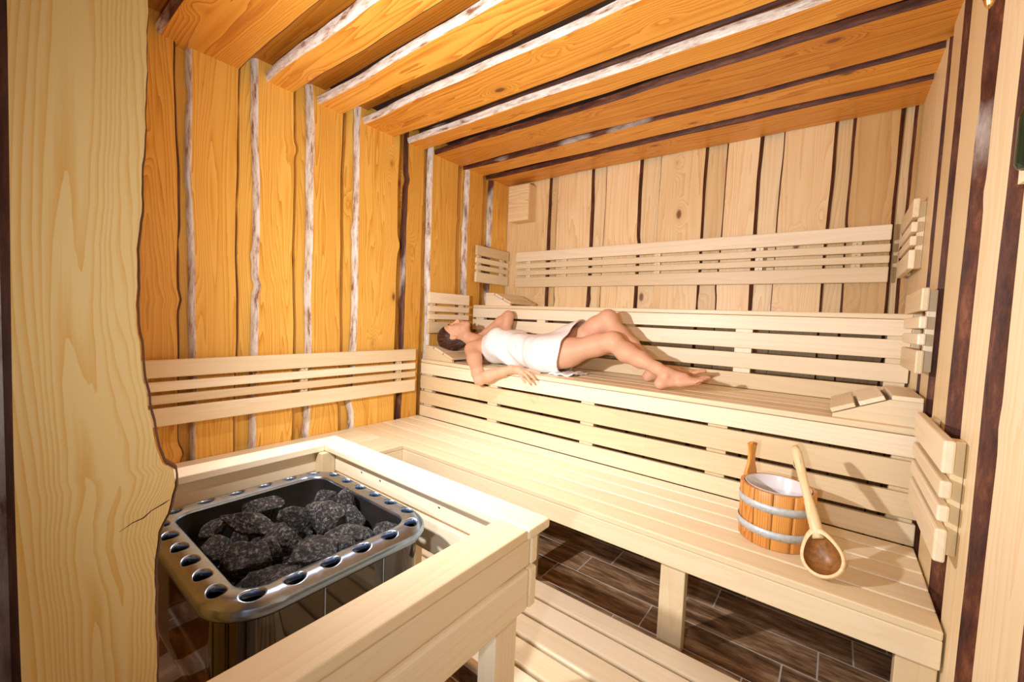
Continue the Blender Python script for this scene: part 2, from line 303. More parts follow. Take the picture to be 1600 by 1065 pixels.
# left wall: s = z, across = y, depth goes to -x
LW = [(0.30, 0.575), (0.645, 0.813), (0.912, 1.088), (1.194, 1.372), (1.480, 1.778), (1.847, 1.982), (2.077, 2.331), (2.455, 2.612), (2.745, 2.94)]
LWb = [(.2, .1, .03), (.95, .1, .028), (.97, .1, .042), (.92, .1, .042), (.85, .1, .036), (.36, .1, .035), (.9, .1, .036), (.62, .1, .045), (.45, .1, .045)]
live_wall('wall_left', lambda s, a, d: (XL-d, a, s), 0.0, ZC+0.115, [(0.0, 0.27)]+LW, [PINE_L, BARK], .028, (XL-0.13, XL-0.075, -0.2, YB+0.1, 0, ZC+0.06), seed=1, barks=[(.5, .1, .02)]+[(a, b, c*0.55) for a, b, c in LWb], amp=0.012, th=0.038, gap=0.006)
BWf = [(-2.40, -1.95), (-1.862, -1.565), (-1.445, -1.185), (-1.035, -0.755), (-0.618, -0.442), (-0.318, -0.084), (0.012, 0.184), (0.25, 0.33)]
live_wall('wall_back', lambda s, a, d: (a, YB+d, s), 0.0, ZC+0.115, BWf, [PINE_B, BARK], .028, (XL-0.1, XR+0.1, YB+0.052, YB+0.10, 0, ZC+0.06), b0=0.012, b1=0.014, seed=2, barks=[(.3, .15, .01)]*8, amp=0.007, shade_tones={6: -0.5, 7: -0.7})  # last two boards darker and oranger: corner shading put into their tint
RWf = [(-0.05, 0.22), (0.36, 0.62), (0.74, 0.90), (1.01, 1.25), (1.37, 1.545), (1.73, 1.945), (2.08, 2.24), (2.33, 2.94)]
live_wall('wall_right', lambda s, a, d: (XR+d, a, s), 0.0, ZC+0.115, RWf, [PINE_R, BARK], .028, (XR+0.08, XR+0.12, -0.2, YB+0.1, 0, ZC+0.06), b0=0.006, b1=0.006, seed=3, barks=[(.08, .05)]*5+[(.3, .1), (.1, .1), (.1, .1)], amp=0.012, th=0.055)
CF = [(0.16, 0.40), (0.52, 0.828), (0.955, 1.075), (1.225, 1.355), (1.500, 1.741), (1.850, 1.985), (2.075, 2.352), (2.42, 2.61), (2.69, 2.94)]
CFb = [(.6, .1, .05), (.5, .1, .05), (.93, .1, .06), (.97, .1, .05), (.93, .1, .04), (.95, .1, .035), (.3, .1, .025), (.3, .1, .022), (.15, .1, .02)]
live_wall('ceiling', lambda s, a, d: (s, a, ZC+d), XL-0.07, XR+0.08, [(-0.15, 0.06)]+CF, [PINE_C, BARK], .028, (XL-0.1, XR+0.1, -0.75, YB+0.1, ZC+0.12, ZC+0.16), seed=4, barks=[(.5, .1, .02)]+[(a, b, c*0.3) for a, b, c in CFb], amp=0.015, th=0.034, gap=0.056, under_shade_tone=-0.9)  # underlay boards darkened: recess shadow put into their tint
# front wall piece left of the doorway, and the header over it
mb = MB()
for i, (a, b) in enumerate(((-2.33, -2.05), (-1.97, -1.70), (-1.62, -1.34), (-1.26, -1.0), (-0.93, -0.77))): live_board(mb, lambda s, c, d: (c, YF+0.0-d, s), 0, ZC, a, b, 0.02, 0.02, 0.028, 0.01, (.4, .4), 500+i)
mb.box(XL-0.03, -0.79, YF-0.125, YF-0.027, 0, ZC, mi=0)
struct(mb.build('wall_front', [PINE_L, BARK], None, 0, merge=False))
mb = MB(); mb.box(XL-0.1, XR+0.15, -0.9, YB+0.1, -0.05, 0.0); fl = struct(mb.build('floor', TILE, None))
# live edge slab covering the door jamb
mb = MB(); zs = [i*0.0125 for i in range(int(ZC/0.0125)+1)]
key = [(0.0, .168), (0.4, .160), (0.60, .157), (0.76, .156), (0.82, .160), (0.865, .176), (0.893, .1815), (0.905, .1805), (0.9155, .178), (0.920, .1665), (0.96, .1585), (1.02, .1495), (1.07, .1440), (1.13, .1390), (1.20, .1390), (1.30, .1440), (1.42, .1480), (1.55, .1500), (1.8, .150), (2.31, .148)]
def ke(z):
    for (a, b), (c, d) in zip(key, key[1:]):
        if a <= z <= c: t = (z-a)/(c-a); t = t*t*(3-2*t); return b+(d-b)*t+0.0006*math.sin(70*z)+0.0004*math.sin(173*z)
    return key[-1][1]
tt = (0.3, 0.75, 0.35)
XS = -0.75
mb.grid([[(XS, 0.030+0.002*math.sin(5*z)+(ke(z)-0.030)*k/6, z) for k in range(7)] for z in zs], tt, 0, False, uvf=lambda i, j: (7+i*0.0125, 3+(0.030+0.13*j/6)+0.35*max(0, 0.1-abs(i*0.0125-0.86))*(j/6)))
mb.grid([[(XS-0.030*(1-math.cos(a*1.57)), ke(z)+(0.0065)*math.sin(a*1.57), z) for a in (0, .33, .66, 1)] for z in zs], (0.3, .5, .22), 1, True, uvf=lambda i, j: (7+i*0.0125, 9+j*0.01))
mb.grid([[(XS, 0.030+0.002*math.sin(5*z), z), (XS-0.03, 0.022, z)] for z in zs], (0.3, .5, .12), 1, True, uvf=lambda i, j: (7+i*0.0125, 19+j*0.01))
mb.box(-0.80, XS-0.028, -0.13, 0.135, 0, ZC, mi=1)
tube(mb, [(XS+0.0001, 0.118, 0.842), (XS, 0.132, 0.850), (XS, 0.143, 0.8525), (XS, 0.152, 0.860), (XS, 0.166, 0.866), (XS-0.001, 0.178, 0.872)], [0.0002, 0.0006, 0.0009, 0.0006, 0.0009, 0.0005], 6, None, 2)
struct(mb.build('trim_1', [SLAB, BARK, DARK], None, 0, merge=False))

# ---------------------------------------------------------------- benches
def bench(label, x0, x1, y0, edges, ztop, riser, supports, legs=None, zleg=0.0, loc=None):
    t = thing('sauna_bench', label, 'bench', loc or ((x0+x1)/2, y0, zleg), 'tiered benches along the back wall')
    for a, b in zip(edges, edges[1:]): bx('seat_board', t, ASPEN, x0, x1, a, b-0.007, ztop-0.024, ztop, 0.004)
    for a, b in riser: bx('front_board', t, ASPEN, x0, x1, y0, y0+0.022, a, b, 0.003)
    for (a, b) in supports:
        bx('support_batten', t, ASPEN, a, b, y0+0.022, y0+0.062, riser[-1][0]+0.001 if riser else ztop-0.2, ztop-0.0245, 0.002)
        bx('cross_bearer', t, ASPEN, a+0.02, b-0.02, y0+0.063, edges[-1]-0.02, ztop-0.075, ztop-0.0245, 0.002)
    for (a, b) in (legs or []): bx('leg', t, ASPEN, a, b, y0+0.0225, y0+0.066, zleg, ztop-0.025, 0.003)
    return t
XB = -1.869
bench('lowest pale slatted sauna bench carrying the wooden water bucket', XL+0.003, XR-0.006, Y1, [Y1, 1.575, 1.688, 1.795, 1.903, Y2+0.002], Z1, [(0.313, Z1-0.0245)], [], legs=[(-2.33, -2.25), (-1.735, -1.655), (-1.07, -0.985), (-0.440, -0.356), (0.181, 0.262)])
bench('middle tier sauna bench with four-board slatted front on which the woman lies', XL+0.02, XR-0.006, Y2, [Y2, 2.078, 2.19, 2.30, 2.41, Y3+0.002], Z2, [(0.723, 0.7995), (0.614, 0.709), (0.508, 0.596), (0.4145, 0.491)], [(-2.345, -2.262), (-1.733, -1.654), (-1.066, -0.987), (-0.428, -0.348), (0.185, 0.255)], legs=None)
bench('top tier sauna bench below the long backrest on the back wall', XL+0.02, XR-0.006, Y3, [Y3, 2.61, 2.72, 2.83, YB-0.006], Z3, [(1.142, 1.2155), (1.041, 1.126), (0.934, 1.017), (0.8265, 0.910)], [(-2.345, -2.262), (-1.742, -1.669), (-1.077, -0.998), (-0.434, -0.352), (0.183, 0.255)])
t = thing('sauna_bench', 'low side bench of narrow slats along the golden left wall behind the heater guard', 'bench', (-2.1, 0.8, 0))
xs = [XL+0.003, -2.29, -2.187, -2.083, -1.979, XB+0.0]
for a, b in zip(xs, xs[1:]): bx('seat_board', t, ASPEN, a, b-0.007, 0.18, Y1-0.001, Z1-0.024, Z1, 0.003)
bx('front_board', t, ASPEN, XB-0.031, XB-0.0075, 0.18, Y1-0.001, 0.313, Z1-0.0245, 0.003)
for y in (0.25, 0.80): bx('leg', t, ASPEN, XB-0.075, XB-0.032, y, y+0.08, 0, Z1-0.0245, 0.003)

SL = [(0.191, 0.273), (0.291, 0.331), (0.348, 0.391), (0.409, 0.489)]
def backrest(label, wall, a0, a1, zb, battens, dz=0.0, group=None):
    """wall: 'L','R','B'; a0..a1 along the wall; zb = bench top"""
    mid = (a0+a1)/2; th, bt = 0.022, 0.024
    def fr(d0, d1, p0, p1, z0, z1):
        if wall == 'L': return (XL+0.001+d0, XL+0.001+d1, p0, p1, z0, z1)
        if wall == 'R': return (XR-0.001-d1, XR-0.001-d0, p0, p1, z0, z1)
        return (p0, p1, YB-0.001-d1, YB-0.001-d0, z0, z1)
    loc = {'L': (XL, mid, zb+0.19+dz), 'R': (XR, mid, zb+0.19+dz), 'B': (mid, YB, zb+0.19+dz)}[wall]
    t = thing('backrest', label, 'backrest', loc, group)
    for z0, z1 in SL: bx('slat', t, ASPEN, *fr(bt, bt+th, a0, a1, zb+z0+dz, zb+z1+dz), bevel=0.005)
    for c in battens:
        b = bx('batten', t, ASPEN, *fr(0, bt-0.0005, c-0.02, c+0.02, zb+SL[0][0]+0.006+dz, zb+SL[-1][1]-0.006+dz), bevel=0.002)
        for k in range(3):
            mb = MB()
            zz = zb+dz+(SL[k][1]+SL[k+1][0])/2; p = Vector(fr(bt-0.0005, bt+0.001, c, c, zz, zz)[::2]); q = fr(bt-0.0005, bt+0.001, c, c, zz, zz)
            ctr = ((q[0]+q[1])/2, (q[2]+q[3])/2, zz); lathe(mb, [(0, 0.001), (0.003, 0.001), (0.0035, -0.001), (0, -0.001)], ctr, {'L': (1, 0, 0), 'R': (-1, 0, 0), 'B': (0, -1, 0)}[wall], 10)
            mb.build('screw', SCREW, b)
    return t
backrest('long four-slat wooden backrest on the golden left wall above the side bench', 'L', 0.22, 1.925, Z1, (0.45, 1.15, 1.80))
backrest('short backrest panel on the left wall right behind the woman\'s head', 'L', 2.03, 2.45, Z2, (2.09, 2.39), dz=-0.003)
backrest('short backrest panel high in the left back corner below the square box cover', 'L', 2.515, 2.935, Z3, (2.575, 2.875), dz=-0.005)
backrest('longest backrest, spanning the pale back wall above the top bench', 'B', -2.235, 0.19, Z3, (-2.118, -1.763, -1.016, -0.40, 0.055), dz=-0.018)
backrest('short backrest panel on the right wall beside the water bucket, lowest of three', 'R', 1.425, 1.875, Z1, (1.49, 1.81))
backrest('short backrest panel on the right wall above the empty headrest, middle of three', 'R', 2.0, 2.42, Z2, (2.06, 2.36))
backrest('short backrest panel on the right wall at the top bench, highest of three', 'R', 2.47, 2.89, Z3, (2.53, 2.83))

# headrests: wedge sides + three stepped slats; high end at xh, low end at xl
def headrest(label, xh, xl, y0, y1, z, h=0.085, w=None):
    t = thing('headrest', label, 'headrest', ((xh+xl)/2, (y0+y1)/2, z), 'wooden headrests'); sg = 1 if xl > xh else -1
    for ya, yb in ((y0+0.004, y0+0.022), (y1-0.022, y1-0.004)):
        mb = MB(); prof = [(xh, z), (xh, z+h), (xh+sg*0.085, z+h), (xl, z+0.012), (xl, z)]; tt = T()
        A = [(x, ya, q) for x, q in prof]; B = [(x, yb, q) for x, q in prof]
        mb.face(A, [(p[0]+3, p[2]+5) for p in A], tt); mb.face(B, [(p[0]+3, p[2]+5) for p in B], tt)
        for i in range(5): j = (i+1) % 5; mb.face([A[i], A[j], B[j], B[i]], [(A[i][0], 1), (A[j][0], 1), (A[j][0], 1.02), (A[i][0], 1.02)], tt)
        mb.build('side_panel', ASPEN, t, 0.001)
    slope = math.atan2(h-0.012, abs(xl-xh)-0.085)
    segs = [((xh+sg*0.002), 0.0, z+h)]
    L0 = abs(xl-xh)-0.085; cl = L0/math.cos(slope)
    bxw = 0.083
    mb = MB(); mb.box(min(xh, xh+sg*bxw), max(xh, xh+sg*bxw), y0, y1, z+h+0.0005, z+h+0.018, ax=1); mb.build('slat', ASPEN, t, 0.003)
    for k in range(2):
        wd = cl/2-0.012; c = Vector((xh+sg*(0.095), 0, z+h-0.004)) + Vector((sg*math.cos(slope), 0, -math.sin(slope)))*(k*(cl/2)+wd/2+0.002)
        m4 = Matrix.Translation(c) @ Matrix.Rotation(sg*slope, 4, 'Y')
        mb = MB(); mb.box(-wd/2, wd/2, y0, y1, 0.003, 0.020, ax=1, M4=m4); mb.build('slat', ASPEN, t, 0.003)
    return t
headrest('slatted wooden headrest under the woman\'s head', -2.355, -2.075, 2.02, 2.36, Z2, 0.080)
headrest('empty slatted wooden headrest at the right end of the middle bench', 0.256, 0.008, 2.02, 2.38, Z2, 0.088)
headrest('slatted wooden headrest at the left end of the top bench', -2.255, -2.005, 2.55, 2.90, Z3, 0.082)

# ---------------------------------------------------------------- heater guard
G = 0.60
gt = thing('heater_guard', 'waist-high pale wooden guard rail boxed around the stone heater', 'guard rail', (-1.17, 0.55, 0))
bx('top_rail', gt, ASPEN, -1.728, -1.632, 0.20, 0.8835, G-0.028, G, 0.004)
bx('top_rail', gt, ASPEN, -1.728, -0.598, 0.884, 0.985, G-0.028, G, 0.006)
bx('top_rail', gt, ASPEN, -0.702, -0.603, 0.152, 0.8835, G-0.028, G, 0.004)
for z0, z1 in ((0.486, 0.5685), (0.362, 0.472)):
    bx('rail_board', gt, ASPEN, -1.700, -1.662, 0.20, 0.919, z0, z1, 0.005)
    bx('rail_board', gt, ASPEN, -1.700, -0.613, 0.920, 0.950, z0, z1, 0.005)
    bx('rail_board', gt, ASPEN, -0.640, -0.616, 0.152, 0.918, z0, z1, 0.006)
for x, y in ((-0.700, 0.815), (-0.700, 0.155), (-1.661, 0.86), (-1.661, 0.22)): bx('post', gt, ASPEN, x, x+(0.059 if x > -1 else 0.05), y, y+0.09 if x > -1 else y+0.058, 0.0, G-0.029, 0.003)
bx('post', gt, ASPEN, -1.20, -1.13, 0.951, 0.985, 0.0, G-0.029, 0.003)
for x in (-1.42, -1.30, -0.98):
    mb = MB(); lathe(mb, [(0, 0.001), (0.004, 0.001), (0.0045, -0.001), (0, -0.001)], (x, 0.9195, 0.53), (0, -1, 0), 10); mb.build('screw', SCREW, gt)

# ---------------------------------------------------------------- duckboard
dk = thing('duckboard', 'pale slatted wooden duckboard on the tiled floor between guard and lowest bench', 'duckboard', (-0.2, 0.9, 0))
y = 1.440; i = 0
while y > 0.20:
    bx('slat', dk, ASPEN, -0.60, XR-0.012, y-0.088, y, 0.036, 0.060, 0.007, seg=3) if False else None
    mb = MB(); mb.box(-1.52 if y > 0.99+0.01 else -0.60, XR-0.012, y-0.090, y, 0.034, 0.060); mb.build('slat', ASPEN, dk, 0.008, 3); y -= 0.1015; i += 1
for x in (-1.4, -0.55, 0.15): bx('bearer', dk, ASPEN, x, x+0.045, 1.0 if x < -1 else 0.25, 1.43, 0.0, 0.0335, 0.002)

# ---------------------------------------------------------------- heater
HX, HY, HZ = -1.205, 0.556, 0.556
ht = thing('sauna_heater', 'black and chrome electric sauna heater filled with dark stones', 'sauna heater', (HX, HY, 0))
def rrect(hx, hy, r, s):
    """point + outward normal on rounded rectangle, s in [0,1)"""
    a, b = hx-r, hy-r; q = math.pi*r/2; P = 4*a+4*b+4*q; d = (s % 1.0)*P
    segs = [(2*b, 's', (hx, -b), (0, 1), (1, 0)), (q, 'c', (a, b), 0), (2*a, 's', (a, hy), (-1, 0), (0, 1)), (q, 'c', (-a, b), 90), (2*b, 's', (-hx, b), (0, -1), (-1, 0)), (q, 'c', (-a, -b), 180), (2*a, 's', (-a, -hy), (1, 0), (0, -1)), (q, 'c', (a, -b), 270)]
    for sg in segs:
        if d <= sg[0]+1e-9:
            if sg[1] == 's': return (sg[2][0]+sg[3][0]*d, sg[2][1]+sg[3][1]*d), sg[4]
            an = math.radians(sg[3]+90*d/sg[0]); return (sg[2][0]+r*math.cos(an), sg[2][1]+r*math.sin(an)), (math.cos(an), math.sin(an))
        d -= sg[0]
    return (hx, -b), (1, 0)
CHX, CHY, CR = 0.286, 0.250, 0.085      # hole centre line
NH = 24; mb = MB(); tt = T()
def col_pt(s, w):   # w from -1 (inner lip) to 1 (outer rim)
    (x, y), (nx, ny) = rrect(CHX, CHY, CR, s); off = w*0.030; zz = 0.006*(1-w*w)-(0.010*max(0, w)**2)
    return Vector((HX+x+nx*off, HY+y+ny*off, HZ-0.006+zz))
hn = 24; s_off = 0.0
for h in range(NH):
    s0, s1 = (h+0.0)/NH, (h+1.0)/NH; sc_ = (s0+s1)/2
    outer = []; inner = []; inner2 = []
    for k in range(hn):
        a = 2*math.pi*k/hn; cx, cw = math.cos(a), math.sin(a); m_ = max(abs(cx), abs(cw)); outer.append((sc_+cx/m_*(s1-s0)/2, cw/m_))
        inner.append((sc_+cx*(s1-s0)*0.30, cw*0.62)); inner2.append((sc_+cx*(s1-s0)*0.27, cw*0.55))
    rings = [[col_pt(outer[k][0]*(1-t)+inner[k][0]*t, outer[k][1]*(1-t)+inner[k][1]*t) for k in range(hn)] for t in (0, .5, .85, 1)]
    rings.append([col_pt(*inner2[k])-Vector((0, 0, 0.004)) for k in range(hn)]); rings.append([col_pt(*inner2[k])-Vector((0, 0, 0.016)) for k in range(hn)])
    mb.grid(rings, tt, 0, True, closed=True)
ns = 144
def ringrow(hx, hy, r, z): return [Vector((HX+p[0][0], HY+p[0][1], z)) for p in [rrect(hx, hy, r, k/ns) for k in range(ns)]]
e = 0.030
mb.grid([ringrow(CHX-e, CHY-e, CR-e, HZ-0.006), ringrow(CHX-e-0.004, CHY-e-0.004, CR-e-0.004, HZ-0.011), ringrow(CHX-e-0.005, CHY-e-0.005, CR-e-0.005, HZ-0.03)], tt, 0, True, closed=True)
mb.grid([ringrow(CHX+e, CHY+e, CR+e, HZ-0.016), ringrow(CHX+e+0.004, CHY+e+0.004, CR+e+0.004, HZ-0.024), ringrow(CHX+e+0.004, CHY+e+0.004, CR+e+0.004, HZ-0.034), ringrow(CHX+e, CHY+e, CR+e, HZ-0.040), ringrow(CHX+e-0.01, CHY+e-0.01, CR+e-0.01, HZ-0.040)], tt, 0, True, closed=True)
mb.build('collar', CHROME, ht)
mb = MB(); mb.grid([ringrow(CHX-e-0.006, CHY-e-0.006, CR-e-0.006, HZ-0.012), ringrow(CHX-e-0.008, CHY-e-0.008, CR-e-0.008, 0.36)], tt, 0, True, closed=True)
mb.face(ringrow(CHX-e-0.008, CHY-e-0.008, CR-e-0.008, 0.36), [(0, 0)]*ns, tt); mb.build('stone_basket', SOOT, ht)
mb = MB(); mb.grid([ringrow(CHX+0.012, CHY+0.012, CR+0.012, z) for z in (HZ-0.041, 0.3, 0.10)], tt, 0, True, closed=True)
mb.face(ringrow(CHX+0.012, CHY+0.012, CR+0.012, 0.10), [(0, 0)]*ns, tt); mb.build('casing', BODY, ht)
mb = MB(); mb.grid([ringrow(CHX-0.035, CHY-0.035, 0.05, z) for z in (0.099, 0.0)], tt, 0, True, closed=True); mb.face(ringrow(CHX-0.035, CHY-0.035, 0.05, 0.0), [(0, 0)]*ns, tt); mb.build('base', SOOT, ht)
for dy in (-0.06, 0.10):
    mb = MB(); mb.box(HX+CHX+0.0115, HX+CHX+0.0135, HY+dy, HY+dy+0.003, 0.11, HZ-0.042); mb.build('casing_seam', CHROME, ht)

# ---------------------------------------------------------------- stones
def stone_mesh(seed, sx, sy_, sz):
    r = random.Random(seed); bm = bmesh.new(); bmesh.ops.create_icosphere(bm, subdivisions=4, radius=1)
    pl = []
    for _ in range(15):
        v = Vector((r.gauss(0, 1), r.gauss(0, 1), r.gauss(0, 1))).normalized(); pl.append((v, r.uniform(0.66, 0.92)))
    from mathutils import noise
    o = Vector((r.uniform(0, 99), r.uniform(0, 99), 0))
    for v in bm.verts:
        d = v.co.normalized(); rad = 1.25
        for n, h in pl:
            c = n.dot(d)
            if c > 0.05: rad = min(rad, h/c)
        rad += 0.035*noise.noise(d*2.2+o)+0.035*noise.noise(d*7+o)+0.022*noise.noise(d*18+o)
        v.co = Vector((d.x*sx, d.y*sy_, d.z*sz))*rad
    me = bpy.data.meshes.new('sauna_stone'); bm.to_mesh(me); bm.free(); me.materials.append(ROCK)
    return me
stones = [(-1.395, 0.425, .040, .034, .030, 20, 'small pale-topped stone by the left end of the heater, next to the long slanting stone'),
 (-1.395, 0.545, .058, .055, .036, 60, 'wide light grey stone at the far left of the heater pile'),
 (-1.285, 0.475, .095, .034, .034, 25, 'long dark slab of a stone slanting across the left of the pile'),
 (-1.24, 0.352, .046, .038, .034, 0, 'flat-topped stone in the near left corner of the heater'),
 (-1.125, 0.385, .066, .044, .040, 50, 'pointed pyramid stone at the near left of the pile'),
 (-1.020, 0.425, .078, .045, .040, 62, 'biggest elongated stone lying along the near edge of the collar'),
 (-1.175, 0.515, .048, .055, .036, 110, 'blocky stone in the middle of the pile, lit on its top'),
 (-1.118, 0.450, .036, .030, .028, 10, 'small dark stone wedged between the pyramid stone and the middle block'),
 (-1.275, 0.605, .052, .042, .042, 40, 'stone rising behind the middle block with a notched top'),
 (-1.200, 0.655, .075, .052, .042, 15, 'broad dark stone at the far side of the pile'),
 (-1.085, 0.560, .048, .042, .030, 80, 'small flat stone in the centre of the pile, shaded by its neighbours'),
 (-1.035, 0.648, .062, .058, .042, 30, 'large rounded stone at the right of the pile'),
 (-1.225, 0.735, .044, .026, .038, 30, 'sharp upright stone at the far right edge of the basket'),
 (-1.165, 0.715, .055, .036, .036, -20, 'stone tucked at the far collar edge, right of the broad dark stone'),
 (-1.305, 0.705, .036, .030, .036, 40, 'small stone sticking up at the far collar edge'),
 (-1.010, 0.720, .028, .030, .046, 20, 'narrow upright stone in the right corner of the heater'),
 (-0.975, 0.735, .030, .026, .030, 0, 'smallest round stone pressed into the right corner of the collar'),
 (-0.978, 0.520, .062, .040, .038, 75, 'triangular stone near the middle of the near collar edge'),
 (-1.045, 0.500, .030, .026, .040, 90, 'thin upright stone between the biggest stone and the triangular one'),
 (-0.975, 0.590, .038, .036, .030, 10, 'low stone at the near collar edge below the large rounded one'),
 (-0.965, 0.660, .036, .030, .026, 50, 'flat stone at the right end of the near collar edge'),
 (-0.972, 0.420, .048, .026, .026, 80, 'low splinter of stone in front of the biggest elongated stone')]
for i, (x, y_, a, b, c, rot, lab) in enumerate(stones):
    o = bpy.data.objects.new('sauna_stone', stone_mesh(40+i, a*1.03, b*1.03, c*1.08)); C.objects.link(o)
    ex_ = abs(a*math.cos(math.radians(rot)))+abs(b*math.sin(math.radians(rot)))*0.9; ey_ = abs(b*math.cos(math.radians(rot)))*0.9+abs(a*math.sin(math.radians(rot)))
    x = min(max(x, HX-0.250+ex_*.9), HX+0.250-ex_*.9); y_ = min(max(y_, HY-0.214+ey_*.9), HY+0.214-ey_*.9)
    o.location = (x, y_, 0.508+0.034*((i*7) % 5)/4-0.008); o.rotation_euler = (rng.uniform(-.25, .25), rng.uniform(-.25, .25), math.radians(rot)); o['label'] = lab; o['category'] = 'stone'; o['group'] = 'stones in the sauna heater'
rs = random.Random(8); under_me = [stone_mesh(90+k, .055, .045, .036) for k in range(4)]
for ix in range(5):
    for iy in range(4):
        o = bpy.data.objects.new('sauna_stone', under_me[(ix+iy*2) % 4]); C.objects.link(o)
        o.location = (-1.395+ix*0.095+rs.uniform(-.01, .01), 0.40+iy*0.105+rs.uniform(-.01, .01), 0.438+rs.uniform(-.01, .01)); o.rotation_euler = (rs.uniform(-.3, .3), rs.uniform(-.3, .3), rs.uniform(0, 3))
        o['label'] = 'dark stone in the shaded lower layer of the heater'; o['category'] = 'stone'; o['group'] = 'lower layer of heater stones'

# ---------------------------------------------------------------- water bucket
TX, TY, TR, TZ = -0.128, 1.732, 0.113, Z1+0.001
TH = 0.190
tb = thing('water_bucket', 'oval-rimmed orange stave bucket with two grey hoops and one tall handle', 'bucket', (TX, TY, TZ))
NS = 12
for k in range(NS):
    a0, a1 = 2*math.pi*k/NS+0.008, 2*math.pi*(k+1)/NS-0.008; mb = MB(); tt = T(); m_ = 5
    def P(r, a, z): return (TX+r*math.cos(a), TY+r*math.sin(a), TZ+z)
    def rad(z): return TR-0.002+0.004*z/TH
    
    hs = [0, 0.002, TH*0.5, TH-0.002, TH]
    for ri, (dr, rev) in enumerate(((0, 0), (-0.013, 1))):
        rows = [[P(rad(z)+dr-(0.0015 if (ii in (0, 4)) else 0)*(1 if ri == 0 else -1), a0+(a1-a0)*j/m_, z) for j in range(m_+1)] for ii, z in enumerate(hs)]
        ou, ov = rng.uniform(0, 50), rng.uniform(0, 50); mb.grid(rows, tt, 0, True, uvf=lambda i, j: (ou+hs[i], ov+j*0.009))
    for z in (0, TH):
        rr = rad(z)
        mb.grid([[P(rr-0.0015, a0+(a1-a0)*j/m_, z) for j in range(m_+1)], [P(rr-0.0115, a0+(a1-a0)*j/m_, z) for j in range(m_+1)]], tt, 0, False, uvf=lambda i, j: (ou+i*0.01, ov+j*0.009))
    for a in (a0, a1): mb.grid([[P(rad(z), a, z), P(rad(z)-0.013, a, z)] for z in hs], tt, 0, False, uvf=lambda i, j: (ou+hs[i], ov+j*0.01))
    mb.build('stave', TUBW, tb)
# tall handle stave
def handle(ang, top):
    mb = MB(); tt = (0.4, 0.8, 0.5); c = Vector((math.cos(ang), math.sin(ang), 0)); tdir = Vector((-math.sin(ang), math.cos(ang), 0))
    prof = [(0.10, 0.020), (TH, 0.0215), (TH+0.015, 0.020), (TH+0.040, 0.0125), (TH+0.075, 0.0095), (TH+0.100, 0.0125), (TH+0.118, 0.0155), (top-0.008, 0.0145), (top, 0.0085)]
    rows = []
    for z, hw in prof:
        ctr = Vector((TX, TY, TZ+z))+c*(TR-0.0075); ring = []
        for u_, v_ in ((-1, -.6), (-.7, -1), (.7, -1), (1, -.6), (1, .6), (.7, 1), (-.7, 1), (-1, .6)): ring.append(ctr+tdir*hw*1.4*u_+c*0.0078*v_)
        rows.append(ring)
    mb.grid(rows, tt, 0, True, uvf=lambda i, j: (3+i*0.02, 8+j*0.006), closed=True); mb.face(rows[-1], [(3, 8)]*8, tt); mb.face(rows[0], [(3, 8)]*8, tt)
    return mb.build('handle', TUBW, tb, 0.0015)
handle(math.radians(151), TH+0.122)
for z in (0.052, 0.137):
    mb = MB(); lathe(mb, [(TR+0.0010, z-0.013), (TR+0.0035, z-0.013), (TR+0.0040, z+0.013), (TR+0.0015, z+0.013), (TR+0.0010, z-0.013)], (TX, TY, TZ), n=64)
    rv = MB(); lathe(rv, [(0, 0.0025), (0.003, 0.0018), (0.0035, 0)], (TX+(TR+0.004)*math.cos(-1.9), TY+(TR+0.004)*math.sin(-1.9), TZ+z), (math.cos(-1.9), math.sin(-1.9), 0), 10)
    hp = mb.build('hoop', GALV, tb); rv.build('rivet', GALV, hp)
mb = MB(); lathe(mb, [(TR-0.0125, TH+0.0015), (TR-0.0150, TH+0.0025), (TR-0.0165, TH), (TR-0.019, 0.02), (0.0, 0.02)], (TX, TY, TZ), n=64); mb.build('liner', LINER, tb)
mb = MB(); lathe(mb, [(TR-0.0185, 0), (0.0, 0)], (TX, TY, TZ+0.115), n=64); wt = mb.build('water', WATER, tb)
mb = MB(); lathe(mb, [(TR-0.012, 0.012), (0, 0.012), (0, 0.004), (TR-0.012, 0.004)], (TX, TY, TZ), n=48); mb.build('bottom', TUBW, tb)

# ---------------------------------------------------------------- ladle leaning on the bucket
BC = Vector((0.012, 1.550, 0.474)); TOPP = Vector((-0.088, 1.775, 0.742))
ld = thing('ladle', 'carved light wooden ladle leaning against the bucket with its round bowl on the bench', 'ladle', (BC.x, BC.y, Z1))
sd = (TOPP-BC).normalized(); cn = (CAM-BC).normalized(); nrm = (Vector((-0.30, -0.80, 0.52)) - sd*Vector((-0.30, -0.80, 0.52)).dot(sd)).normalized(); sidev = sd.cross(nrm)
mb = MB(); rb = 0.057; pr = []
for k in range(9): a = math.pi/2*k/8; pr.append((rb*math.sin(a), -rb*0.92*math.cos(a)))
pr += [(rb*1.0, 0.004), (rb-0.004, 0.007), (rb-0.009, 0.004)]
nout = len(pr)
n = 40; tt = (0.6, 0.8, 0.5)
def bowl(prof):
    rows = []
    for r_, h in prof:
        row = []
        for j in range(n):
            t_ = 2*math.pi*j/n; ex = 1+0.55*max(0, math.cos(t_))**2.2*(r_/rb)   # drawn out towards the handle
            row.append(BC+(sd*math.cos(t_)*ex+sidev*math.sin(t_))*r_+nrm*h)
        rows.append(row)
    return rows
mb.grid(bowl(pr), tt, 0, True, uvf=lambda i, j: (5+i*0.008, 2+j*0.006), closed=True)
mb.build('bowl', LADLEW, ld)
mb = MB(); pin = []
for k in range(9): a = math.pi/2*(8-k)/8; pin.append(((rb-0.009)*math.sin(a), 0.004-(rb*0.78)*math.cos(a)))
